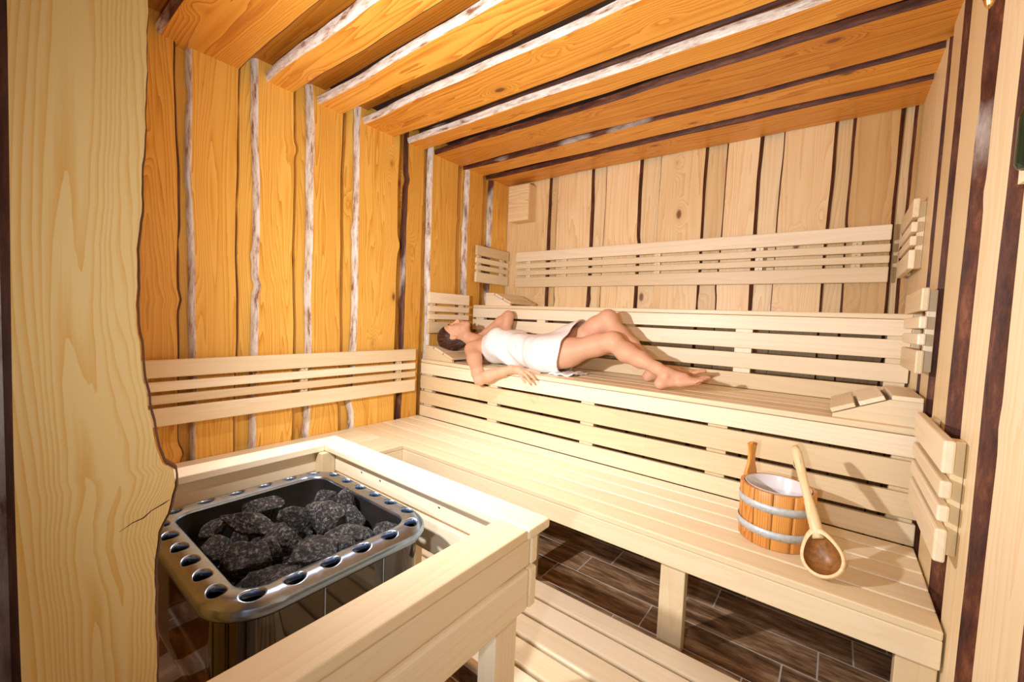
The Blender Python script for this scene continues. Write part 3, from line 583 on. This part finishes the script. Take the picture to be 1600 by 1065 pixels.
mb.grid(bowl(pin), (0.6, 0.6, 0.5), 0, True, uvf=lambda i, j: (5+i*0.008, 2+j*0.006), closed=True); mb.build('bowl_hollow', BOWLIN, ld)
mb = MB(); pts = []; rr = []
for k in range(15):
    t_ = k/14; p = BC+sd*(rb*1.02)+(TOPP-(BC+sd*rb*1.02))*t_+nrm*(-0.012*(1-t_)+0.006*math.sin(t_*3.1)); pts.append(p); rr.append(0.0175-0.0035*min(1, t_*2.5)+0.0012*math.sin(t_*9))
rr[0] = 0.017; rr[-1] = 0.009; tube(mb, pts, rr, 14, (0.6, 0.85, 0.5)); hd = mb.build('ladle_handle', LADLEW, ld)
mb = MB(); ctr = pts[11]; loop = []
for k in range(17): a = 2*math.pi*k/16; loop.append(ctr+sd*(0.022*math.cos(a)+0.004)+(sidev*0.8+nrm*0.5)*(0.017*math.sin(a)-0.008)+nrm*0.010)
tube(mb, loop, 0.0012, 6, None, 0, False); mb.build('cord_loop', CORD, hd)

# ---------------------------------------------------------------- box cover in the back corner, timer and lamp on the right wall
bc = thing('box_cover', 'small square wooden box cover in the left back corner under the ceiling', 'box cover', (-2.17, YB, 2.1))
bx('front_panel', bc, PINE_B, -2.290, -2.080, YB-0.113, YB-0.091, 1.965, 2.258, 0.002, ax=0)
bx('side_panel', bc, PINE_B, -2.103, -2.081, YB-0.0905, YB-0.001, 1.966, 2.257, 0.001); bx('side_panel', bc, PINE_B, -2.289, -2.267, YB-0.0905, YB-0.001, 1.966, 2.257, 0.001)
bx('bottom_panel', bc, PINE_B, -2.2665, -2.1035, YB-0.0905, YB-0.001, 1.966, 1.984, 0.001)
tm = thing('sand_timer', 'sand timer of dark green glass on a notched pale board, at the right frame edge', 'timer', (XR, 1.12, 1.58))
mb = MB(); hw = [(1.44, .010), (1.445, .028), (1.585, .030), (1.612, .012), (1.640, .030), (1.78, .030), (1.785, .02)]
A = [(XR-0.016, 1.12-q*3.6, z) for z, q in hw]+[(XR-0.016, 1.12+q*3.6, z) for z, q in hw[::-1]]; B_ = [(XR-0.001, p[1], p[2]) for p in A]; tt = T()
nn = len(A); mb.face(A, [(p[2], p[1]) for p in A], tt); mb.face(B_, [(p[2], p[1]) for p in B_], tt)
for i in range(nn): j = (i+1) % nn; mb.face([A[i], A[j], B_[j], B_[i]], [(0, 0)]*4, tt)
mb.build('backboard', ASPEN, tm)
mb = MB(); lathe(mb, [(0, 0), (0.019, 0.002), (0.022, 0.01), (0.022, 0.085), (0.015, 0.112), (0.004, 0.122), (0.004, 0.128), (0.015, 0.138), (0.022, 0.165), (0.022, 0.240), (0.019, 0.248), (0, 0.25)], (XR-0.035, 1.055, 1.43), n=24); mb.build('glass_bulb', GREEN, tm)
lm = thing('wall_lamp', 'dark wall lamp with a brass tip at the top right, cut by the frame', 'lamp', (XR-0.001, 1.32, 1.95))
mb = MB(); tube(mb, [(XR-0.002, 1.20, 1.87), (XR-0.045, 1.22, 1.862), (XR-0.066, 1.275, 1.885)], [0.016, 0.018, 0.014], 12); mb.build('arm', BLACK, lm)
mb = MB(); lathe(mb, [(0, -0.060), (0.006, -0.052), (0.012, -0.030), (0.014, 0.0), (0.012, 0.05), (0, 0.052)], (XR-0.068, 1.283, 1.88), (0, 0, 1), 20); mb.build('brass_tip', BRASS, lm)
mb = MB(); lathe(mb, [(0.0, 0.0), (0.05, 0.0), (0.052, 0.012), (0.04, 0.03), (0.0, 0.032)], (XR-0.001, 1.20, 1.89), (-1, 0, 0), 24); mb.build('wall_plate', BLACK, lm)

# ---------------------------------------------------------------- woman: one continuous implicit surface
def V(*a): return np.array(a, dtype=np.float32)
class Field:
    def __init__(s, lo, hi, h):
        s.lo = np.array(lo, np.float32); s.h = h; s.n = [int((hi[i]-lo[i])/h)+2 for i in range(3)]
        s.ax = [s.lo[i]+h*np.arange(s.n[i], dtype=np.float32) for i in range(3)]; s.d = np.full(s.n, 1.0, np.float32)
    def sub(s, lo, hi, m):
        sl = [];
        for i in range(3):
            a = max(0, int((lo[i]-m-s.lo[i])/s.h)); b = min(s.n[i], int((hi[i]+m-s.lo[i])/s.h)+2); sl.append(slice(a, max(a+1, b)))
        X, Y, Z = np.meshgrid(s.ax[0][sl[0]], s.ax[1][sl[1]], s.ax[2][sl[2]], indexing='ij', sparse=True); return tuple(sl), X, Y, Z
    def uni(s, sl, v, k):
        a = s.d[sl]; h = np.maximum(k-np.abs(a-v), 0)/k; s.d[sl] = np.minimum(a, v)-h*h*k*0.25
    def cap(s, a, b, ra, rb_, k=0.02):
        a, b = V(*a), V(*b); r = max(ra, rb_); sl, X, Y, Z = s.sub(np.minimum(a, b)-r, np.maximum(a, b)+r, k+0.03); ab = b-a; L2 = float(ab@ab)
        t = np.clip(((X-a[0])*ab[0]+(Y-a[1])*ab[1]+(Z-a[2])*ab[2])/L2, 0, 1)
        v = np.sqrt((X-a[0]-t*ab[0])**2+(Y-a[1]-t*ab[1])**2+(Z-a[2]-t*ab[2])**2)-(ra+(rb_-ra)*t); s.uni(sl, v, k)
    def chain(s, pts, rr, k=0.02):
        for i in range(len(pts)-1): s.cap(pts[i], pts[i+1], rr[i], rr[i+1], k)
    def ell(s, c, r, k=0.02, Rm=None, sub=False):
        c = V(*c); Rm = np.eye(3, dtype=np.float32) if Rm is None else np.array(Rm, np.float32); m = max(r); sl, X, Y, Z = s.sub(c-m, c+m, k+0.03)
        dx, dy, dz = X-c[0], Y-c[1], Z-c[2]; q = [(dx*Rm[i][0]+dy*Rm[i][1]+dz*Rm[i][2]) for i in range(3)]
        k0 = np.sqrt(sum((q[i]/r[i])**2 for i in range(3))); k1 = np.sqrt(sum((q[i]/(r[i]**2))**2 for i in range(3)))+1e-6
        v = k0*(k0-1)/k1
        if sub: a = s.d[sl]; h = np.maximum(k-np.abs(a+v), 0)/k; s.d[sl] = np.maximum(a, -v)+h*h*k*0.25
        else: s.uni(sl, v, k)
def surface(fd, smooth=2):
    d = fd.d; sg = d < 0; nx, ny, nz = d.shape
    acc = np.zeros((nx-1, ny-1, nz-1, 3), np.float32); cnt = np.zeros((nx-1, ny-1, nz-1), np.float32)
    for axis in range(3):
        for o1 in (0, 1):
            for o2 in (0, 1):
                oth = [i for i in range(3) if i != axis]; s0 = [None]*3; s1 = [None]*3
                s0[axis] = slice(0, d.shape[axis]-1); s1[axis] = slice(1, d.shape[axis])
                for o, q in ((o1, oth[0]), (o2, oth[1])): s0[q] = s1[q] = slice(o, d.shape[q]-1+o)
                a, b = d[tuple(s0)], d[tuple(s1)]; cr = (a < 0) != (b < 0); t = np.where(cr, a/(np.where(cr, a-b, 1)), 0)
                acc[..., axis] += t*cr; acc[..., oth[0]] += o1*cr; acc[..., oth[1]] += o2*cr; cnt += cr
    has = cnt > 0; idx = np.full(has.shape, -1, np.int64); ii = np.argwhere(has); idx[has] = np.arange(len(ii))
    vv = fd.lo+fd.h*(ii+acc[has]/cnt[has][:, None]); fs = []
    for axis in range(3):
        oth = [i for i in range(3) if i != axis]
        s0 = [slice(1, -1)]*3; s1 = [slice(1, -1)]*3; s0[axis] = slice(0, d.shape[axis]-1); s1[axis] = slice(1, d.shape[axis])
        a, b = sg[tuple(s0)], sg[tuple(s1)]; e_ = np.argwhere(a != b); fl = a[a != b]
        base = e_.copy(); base[:, oth[0]] += 1; base[:, oth[1]] += 1
        def ix(d0, d1): q = base.copy(); q[:, oth[0]] -= d0; q[:, oth[1]] -= d1; return idx[q[:, 0], q[:, 1], q[:, 2]]
        q = np.stack([ix(1, 1), ix(0, 1), ix(0, 0), ix(1, 0)], 1); flip = fl if axis != 1 else ~fl; q[~flip] = q[~flip][:, ::-1]; fs.append(q)
    f = np.concatenate(fs); f = f[(f >= 0).all(1)]
    for _ in range(smooth):
        s_ = np.zeros_like(vv); c_ = np.zeros(len(vv))
        for k in range(4):
            np.add.at(s_, f[:, k], vv[f[:, (k+1) % 4]]+vv[f[:, (k+3) % 4]]); np.add.at(c_, f[:, k], 2)
        vv = vv*0.4+0.6*s_/np.maximum(c_, 1)[:, None]
    return vv, f
def imesh(name, fd, m, parent, off, smooth=2):
    vv, f = surface(fd, smooth); vv = vv-np.array(off)
    me = bpy.data.meshes.new(name); me.vertices.add(len(vv)); me.vertices.foreach_set('co', vv.astype(np.float32).ravel()); me.loops.add(len(f)*4); me.loops.foreach_set('vertex_index', f.astype(np.int32).ravel())
    me.polygons.add(len(f)); me.polygons.foreach_set('loop_start', np.arange(0, len(f)*4, 4, dtype=np.int32)); me.update(calc_edges=True); me.polygons.foreach_set('use_smooth', [True]*len(f)); me.validate()
    me.materials.append(m); o = bpy.data.objects.new(name, me); C.objects.link(o)
    if parent: o.parent = parent
    return o
# joints
nS, fS = (-1.950, 2.085, 0.925), (-1.930, 2.385, 0.945)
nE, nW = (-1.738, 1.938, 0.758), (-1.512, 1.962, 0.846)
fE, fW = (-1.915, 2.425, 1.165), (-2.120, 2.360, 1.000)
nH, fH = (-1.400, 2.165, 0.920), (-1.425, 2.335, 0.925)
nK, fK = (-1.000, 2.215, 1.040), (-1.085, 2.330, 1.165)
nA, fA = (-0.655, 2.115, 0.905), (-0.778, 2.300, 0.900)
def lerp(a, b, t, dz=0.0, dy=0.0, dx=0.0): return (a[0]+(b[0]-a[0])*t+dx, a[1]+(b[1]-a[1])*t+dy, a[2]+(b[2]-a[2])*t+dz)
B = Field((-2.40, 1.86, 0.68), (-0.40, 2.50, 1.25), 0.0037)
def torso(B, g=0.0):
    B.ell((-1.78, 2.240, 0.945), (0.20+g, 0.142+g, 0.100+g), 0.05)
    B.ell((-1.60, 2.245, 0.935), (0.18+g, 0.122+g, 0.092+g), 0.06)
    B.ell((-1.42, 2.248, 0.935), (0.16+g, 0.160+g, 0.100+g), 0.06)
    B.ell((-1.775, 2.165, 1.005), (0.066+g, 0.058+g, 0.048+g), 0.05); B.ell((-1.775, 2.315, 1.005), (0.066+g, 0.058+g, 0.048+g), 0.05)
torso(B)
# shoulders and neck
B.cap((-1.935, 2.12, 0.930), (-1.925, 2.36, 0.940), 0.055, 0.055, 0.06)
B.cap((-1.960, 2.235, 0.955), (-2.110, 2.195, 0.990), 0.055, 0.047, 0.05)
# near arm
B.chain([nS, lerp(nS, nE, .35), lerp(nS, nE, .8), nE], [0.052, 0.045, 0.037, 0.034], 0.03)
B.chain([nE, lerp(nE, nW, .3, dz=0.004), lerp(nE, nW, .75), nW], [0.035, 0.036, 0.026, 0.0215], 0.02)
# far arm
B.chain([fS, lerp(fS, fE, .4), lerp(fS, fE, .85), fE], [0.052, 0.044, 0.036, 0.033], 0.03)
B.chain([fE, lerp(fE, fW, .3), lerp(fE, fW, .8), fW], [0.035, 0.035, 0.026, 0.022], 0.02)
B.chain([fW, (-2.155, 2.335, 0.970)], [0.026, 0.030], 0.02)
for k in range(4): B.chain([(-2.155, 2.345-0.017*k, 0.965-.004*k), (-2.175, 2.30-0.016*k, 0.945), (-2.18, 2.27-0.016*k, 0.935)], [0.009, 0.0085, 0.007], 0.006)
B.chain([(-2.14, 2.33, 0.985), (-2.125, 2.29, 0.985)], [0.012, 0.009], 0.01)
# near hand: palm, thumb, four fingers draped over the bench edge
B.cap(nW, (-1.455, 1.962, 0.846), 0.022, 0.023, 0.02); B.cap((-1.465, 1.952, 0.846), (-1.425, 1.948, 0.842), 0.017, 0.015, 0.02); B.cap((-1.465, 1.972, 0.848), (-1.425, 1.975, 0.846), 0.017, 0.014, 0.02)
B.chain([(-1.432, 1.984, 0.847), (-1.395, 1.990, 0.850), (-1.355, 1.990, 0.846), (-1.325, 1.988, 0.841)], [0.0105, 0.0095, 0.0085, 0.0075], 0.008)
B.chain([(-1.425, 1.966, 0.845), (-1.388, 1.960, 0.840), (-1.352, 1.955, 0.822), (-1.330, 1.952, 0.806)], [0.0105, 0.0095, 0.0085, 0.0075], 0.007)
B.chain([(-1.427, 1.951, 0.841), (-1.392, 1.940, 0.828), (-1.362, 1.934, 0.806), (-1.345, 1.932, 0.790)], [0.0100, 0.0092, 0.0082, 0.0072], 0.007)
B.chain([(-1.437, 1.940, 0.836), (-1.408, 1.926, 0.818), (-1.385, 1.920, 0.799), (-1.373, 1.919, 0.787)], [0.0090, 0.0080, 0.0072, 0.0065], 0.007)
B.chain([(-1.485, 1.975, 0.846), (-1.458, 1.996, 0.848), (-1.425, 2.006, 0.845)], [0.013, 0.0115, 0.0085], 0.010)
# legs
B.chain([nH, lerp(nH, nK, .35, dz=-.004), lerp(nH, nK, .8), nK], [0.088, 0.080, 0.056, 0.050], 0.05)
B.chain([nK, lerp(nK, nA, .30, dz=-0.012), lerp(nK, nA, .55, dz=-.006), lerp(nK, nA, .85), nA], [0.048, 0.051, 0.041, 0.0275, 0.027], 0.03)
B.ell((nK[0]+0.01, nK[1], nK[2]+0.012), (0.045, 0.045, 0.040), 0.03)
B.chain([fH, lerp(fH, fK, .35), lerp(fH, fK, .8), fK], [0.090, 0.080, 0.056, 0.050], 0.05)
B.chain([fK, lerp(fK, fA, .30, dx=-.012, dz=-0.008), lerp(fK, fA, .55, dx=-.006), lerp(fK, fA, .85), fA], [0.048, 0.050, 0.042, 0.029, 0.029], 0.03)
B.ell((fK[0]+0.006, fK[1], fK[2]+0.012), (0.045, 0.045, 0.040), 0.03)
def foot(A, heel, ball, side, tz):
    A, heel, ball = Vector(A), Vector(heel), Vector(ball); fw = (ball-heel).normalized(); up = Vector((0, 0, 1)); sdv = fw.cross(up).normalized()
    B.cap(tuple(A), tuple(heel), 0.027, 0.0265, 0.02); B.cap(tuple(A), tuple(lerp(A, ball, .6, dz=0.004)), 0.027, 0.021, 0.02)
    B.cap(tuple(heel), tuple(ball), 0.023, 0.017, 0.02)
    for s_ in (-1, 1): B.cap(tuple(heel*.45+ball*.55+sdv*s_*0.008), tuple(ball+sdv*s_*0.022), 0.016, 0.0125, 0.02)
    for k in range(5):
        o = sdv*(side*(0.036-0.0185*k)); ln = 0.054-0.0060*k; r_ = (0.0115, 0.0080, 0.0076, 0.0074, 0.0070)[k]
        b0 = ball+o-fw*(0.004*k); B.chain([tuple(b0), tuple(b0+fw*ln*.55+Vector((0, 0, .009))), tuple(b0+fw*ln+Vector((0, 0, .008)))], [r_, r_*.95, r_*.9], 0.003)
foot(nA, (-0.672, 2.088, 0.857), (-0.515, 2.150, 0.882), -1, 0)
foot(fA, (-0.812, 2.300, 0.858), (-0.605, 2.395, 0.895), 1, 0)
# ankle bones
B.ell((-0.648, 2.088, 0.900), (0.012, 0.009, 0.012), 0.012)
# head frame: c = towards crown, n = face normal, l = to the side facing the camera
cdir = Vector((-0.83, -0.42, -0.20)).normalized(); nf = Vector((-0.02, -0.30, 0.95)); nf = (nf-cdir*nf.dot(cdir)).normalized(); ldir = nf.cross(cdir).normalized()
if ldir.y > 0: ldir = -ldir
HC = Vector((-2.185, 2.150, 1.012))
RM = [list(cdir), list(nf), list(ldir)]
def hp_(c, n_, l): return tuple(HC+cdir*c+nf*n_+ldir*l)
B.ell(hp_(0.025, -0.012, 0), (0.098, 0.090, 0.074), 0.02, RM)           # skull
B.ell(hp_(-0.030, 0.022, 0), (0.082, 0.062, 0.060), 0.03, RM)           # face
B.ell(hp_(-0.084, 0.040, 0), (0.032, 0.036, 0.036), 0.03, RM)           # jaw / chin
B.ell(hp_(-0.112, 0.060, 0), (0.016, 0.018, 0.019), 0.022, RM)           # chin tip
for s_ in (-1, 1):
    B.ell(hp_(-0.042, 0.055, s_*0.034), (0.026, 0.020, 0.022), 0.02, RM)  # cheek
    B.ell(hp_(-0.010, 0.062, s_*0.031), (0.013, 0.012, 0.018), 0.012, RM)  # closed eyelid
    B.ell(hp_(0.012, 0.072, s_*0.026), (0.010, 0.010, 0.026), 0.018, RM)  # brow ridge
    B.ell(hp_(-0.008, -0.004, s_*0.074), (0.028, 0.014, 0.009), 0.006, RM)  # ear
    B.ell(hp_(-0.008, 0.000, s_*0.083), (0.014, 0.008, 0.007), 0.004, RM, sub=True)
    B.ell(hp_(-0.056, 0.087, s_*0.009), (0.007, 0.006, 0.006), 0.007, RM)   # nostril wings
    B.ell(hp_(-0.004, 0.084, s_*0.020), (0.012, 0.010, 0.010), 0.012, RM, sub=True)  # eye sockets
B.chain([hp_(0.002, 0.076, 0), hp_(-0.034, 0.092, 0), hp_(-0.052, 0.101, 0)], [0.008, 0.0085, 0.0095], 0.010)   # nose
B.ell(hp_(-0.077, 0.082, 0), (0.0065, 0.009, 0.021), 0.007, RM); B.ell(hp_(-0.089, 0.079, 0), (0.0065, 0.009, 0.018), 0.007, RM)  # lips
person = imesh('person', B, SKIN, None, (-1.4, 2.2, Z2), 1); person.location = (-1.4, 2.2, Z2)
person['label'] = 'woman lying on her back on the middle bench, wrapped in a white towel, knees bent'; person['category'] = 'person'
PO = (-1.4, 2.2, Z2)
# hair
Hh = Field((-2.42, 1.95, 0.85), (-1.98, 2.36, 1.22), 0.003)
Hh.ell(hp_(0.034, -0.020, 0), (0.103, 0.096, 0.082), 0.02, RM); Hh.ell(hp_(0.050, -0.070, 0), (0.070, 0.055, 0.062), 0.03, RM)
Hh.ell(hp_(-0.040, -0.070, 0.005), (0.060, 0.035, 0.055), 0.03, RM)
Hh.ell(hp_(-0.040, 0.075, 0), (0.094, 0.092, 0.088), 0.012, RM, sub=True)
for s_ in (-1, 1): Hh.ell(hp_(-0.030, 0.008, s_*0.085), (0.045, 0.030, 0.030), 0.010, RM, sub=True)
imesh('hair', Hh, HAIR, person, PO, 1)
def small_tube(name, pts, rads, m):
    mb = MB(); tube(mb, pts, rads, 8); o = mb.build(name, m, None); 
    for v in o.data.vertices: v.co -= Vector(PO)
    o.parent = person; return o
for s_ in (-1, 1):
    small_tube('eyebrow', [hp_(0.014, 0.087, s_*0.012), hp_(0.019, 0.086, s_*0.026), hp_(0.014, 0.074, s_*0.046)], [0.0020, 0.0032, 0.0014], LASH)
    small_tube('eyelashes', [hp_(-0.014, 0.0775, s_*0.016), hp_(-0.0195, 0.0795, s_*0.030), hp_(-0.014, 0.0695, s_*0.045)], [0.0014, 0.0028, 0.0018], LASH)
small_tube('lips', [hp_(-0.082, 0.081, -0.022), hp_(-0.081, 0.0900, -0.007), hp_(-0.081, 0.0900, 0.007), hp_(-0.082, 0.081, 0.022)], [0.0015, 0.0045, 0.0045, 0.0015], LIP)
# towel
W = Field((-2.05, 2.00, 0.80), (-1.10, 2.50, 1.20), 0.0045)
def towelf(W, g):
    torso(W, g)
    W.chain([nH, lerp(nH, nK, .35, dz=-.004), lerp(nH, nK, .8)], [0.088+g, 0.084+g, 0.080+g], 0.07)
    W.chain([fH, lerp(fH, fK, .35), lerp(fH, fK, .8)], [0.090+g, 0.084+g, 0.075+g], 0.07)
    W.cap(lerp(lerp(nH, fH, .5), lerp(nK, fK, .5), 0.0), lerp(lerp(nH, fH, .5), lerp(nK, fK, .5), .6, dz=.01), 0.088+g, 0.08+g, 0.07)
towelf(W, 0.018)
X, Y_, Z_ = np.meshgrid(*W.ax, indexing='ij', sparse=True)
fold = 0.0085*np.sin(34*(X+1.9)+10*(Y_-2.2)+4*np.sin(7*Z_*2))*np.exp(-((X+1.72)/0.14)**2)+0.007*np.sin(60*(X+1.9)-26*(Y_-2.1)+20*Z_)*np.exp(-((X+1.62)/0.12)**2)+0.0035*np.sin(28*(Y_+0.8*Z_)+6*X)
W.d = W.d+fold.astype(np.float32)
inner = W.d+0.0085
top = -(X+1.955)+0.55*(Y_-2.24)*-1.0*0.55+0.35*(Z_-1.03)*-1.0     # chest edge plane
hem = (X+1.275)-0.20*(Z_-0.95)+0.12*(Y_-2.2)+0.004*np.sin(40*Y_+30*Z_)
W.d = np.maximum(np.maximum(np.maximum(W.d, -inner), top), hem)
W.d = np.maximum(W.d, 0.829-Z_)
imesh('towel', W, TOWEL, person, PO, 1)
# towel flap lying on the bench below the thigh
mb = MB(); rows = []
for i in range(22):
    u_ = i/21; row = []
    for j in range(14):
        v_ = j/13; row.append((-1.33+0.155*u_, 2.085+0.20*v_+0.01*math.sin(u_*9), Z2+0.004+0.010*(0.5+0.5*math.sin(u_*14+v_*5))*(0.3+u_)+0.006*math.sin(v_*11)**2))
    rows.append(row)
mb.grid(rows, T()); o = mb.build('towel_flap', TOWEL, None)
for v in o.data.vertices: v.co -= Vector(PO)
o.parent = person; so = o.modifiers.new('solid', 'SOLIDIFY'); so.thickness = 0.005
clean()
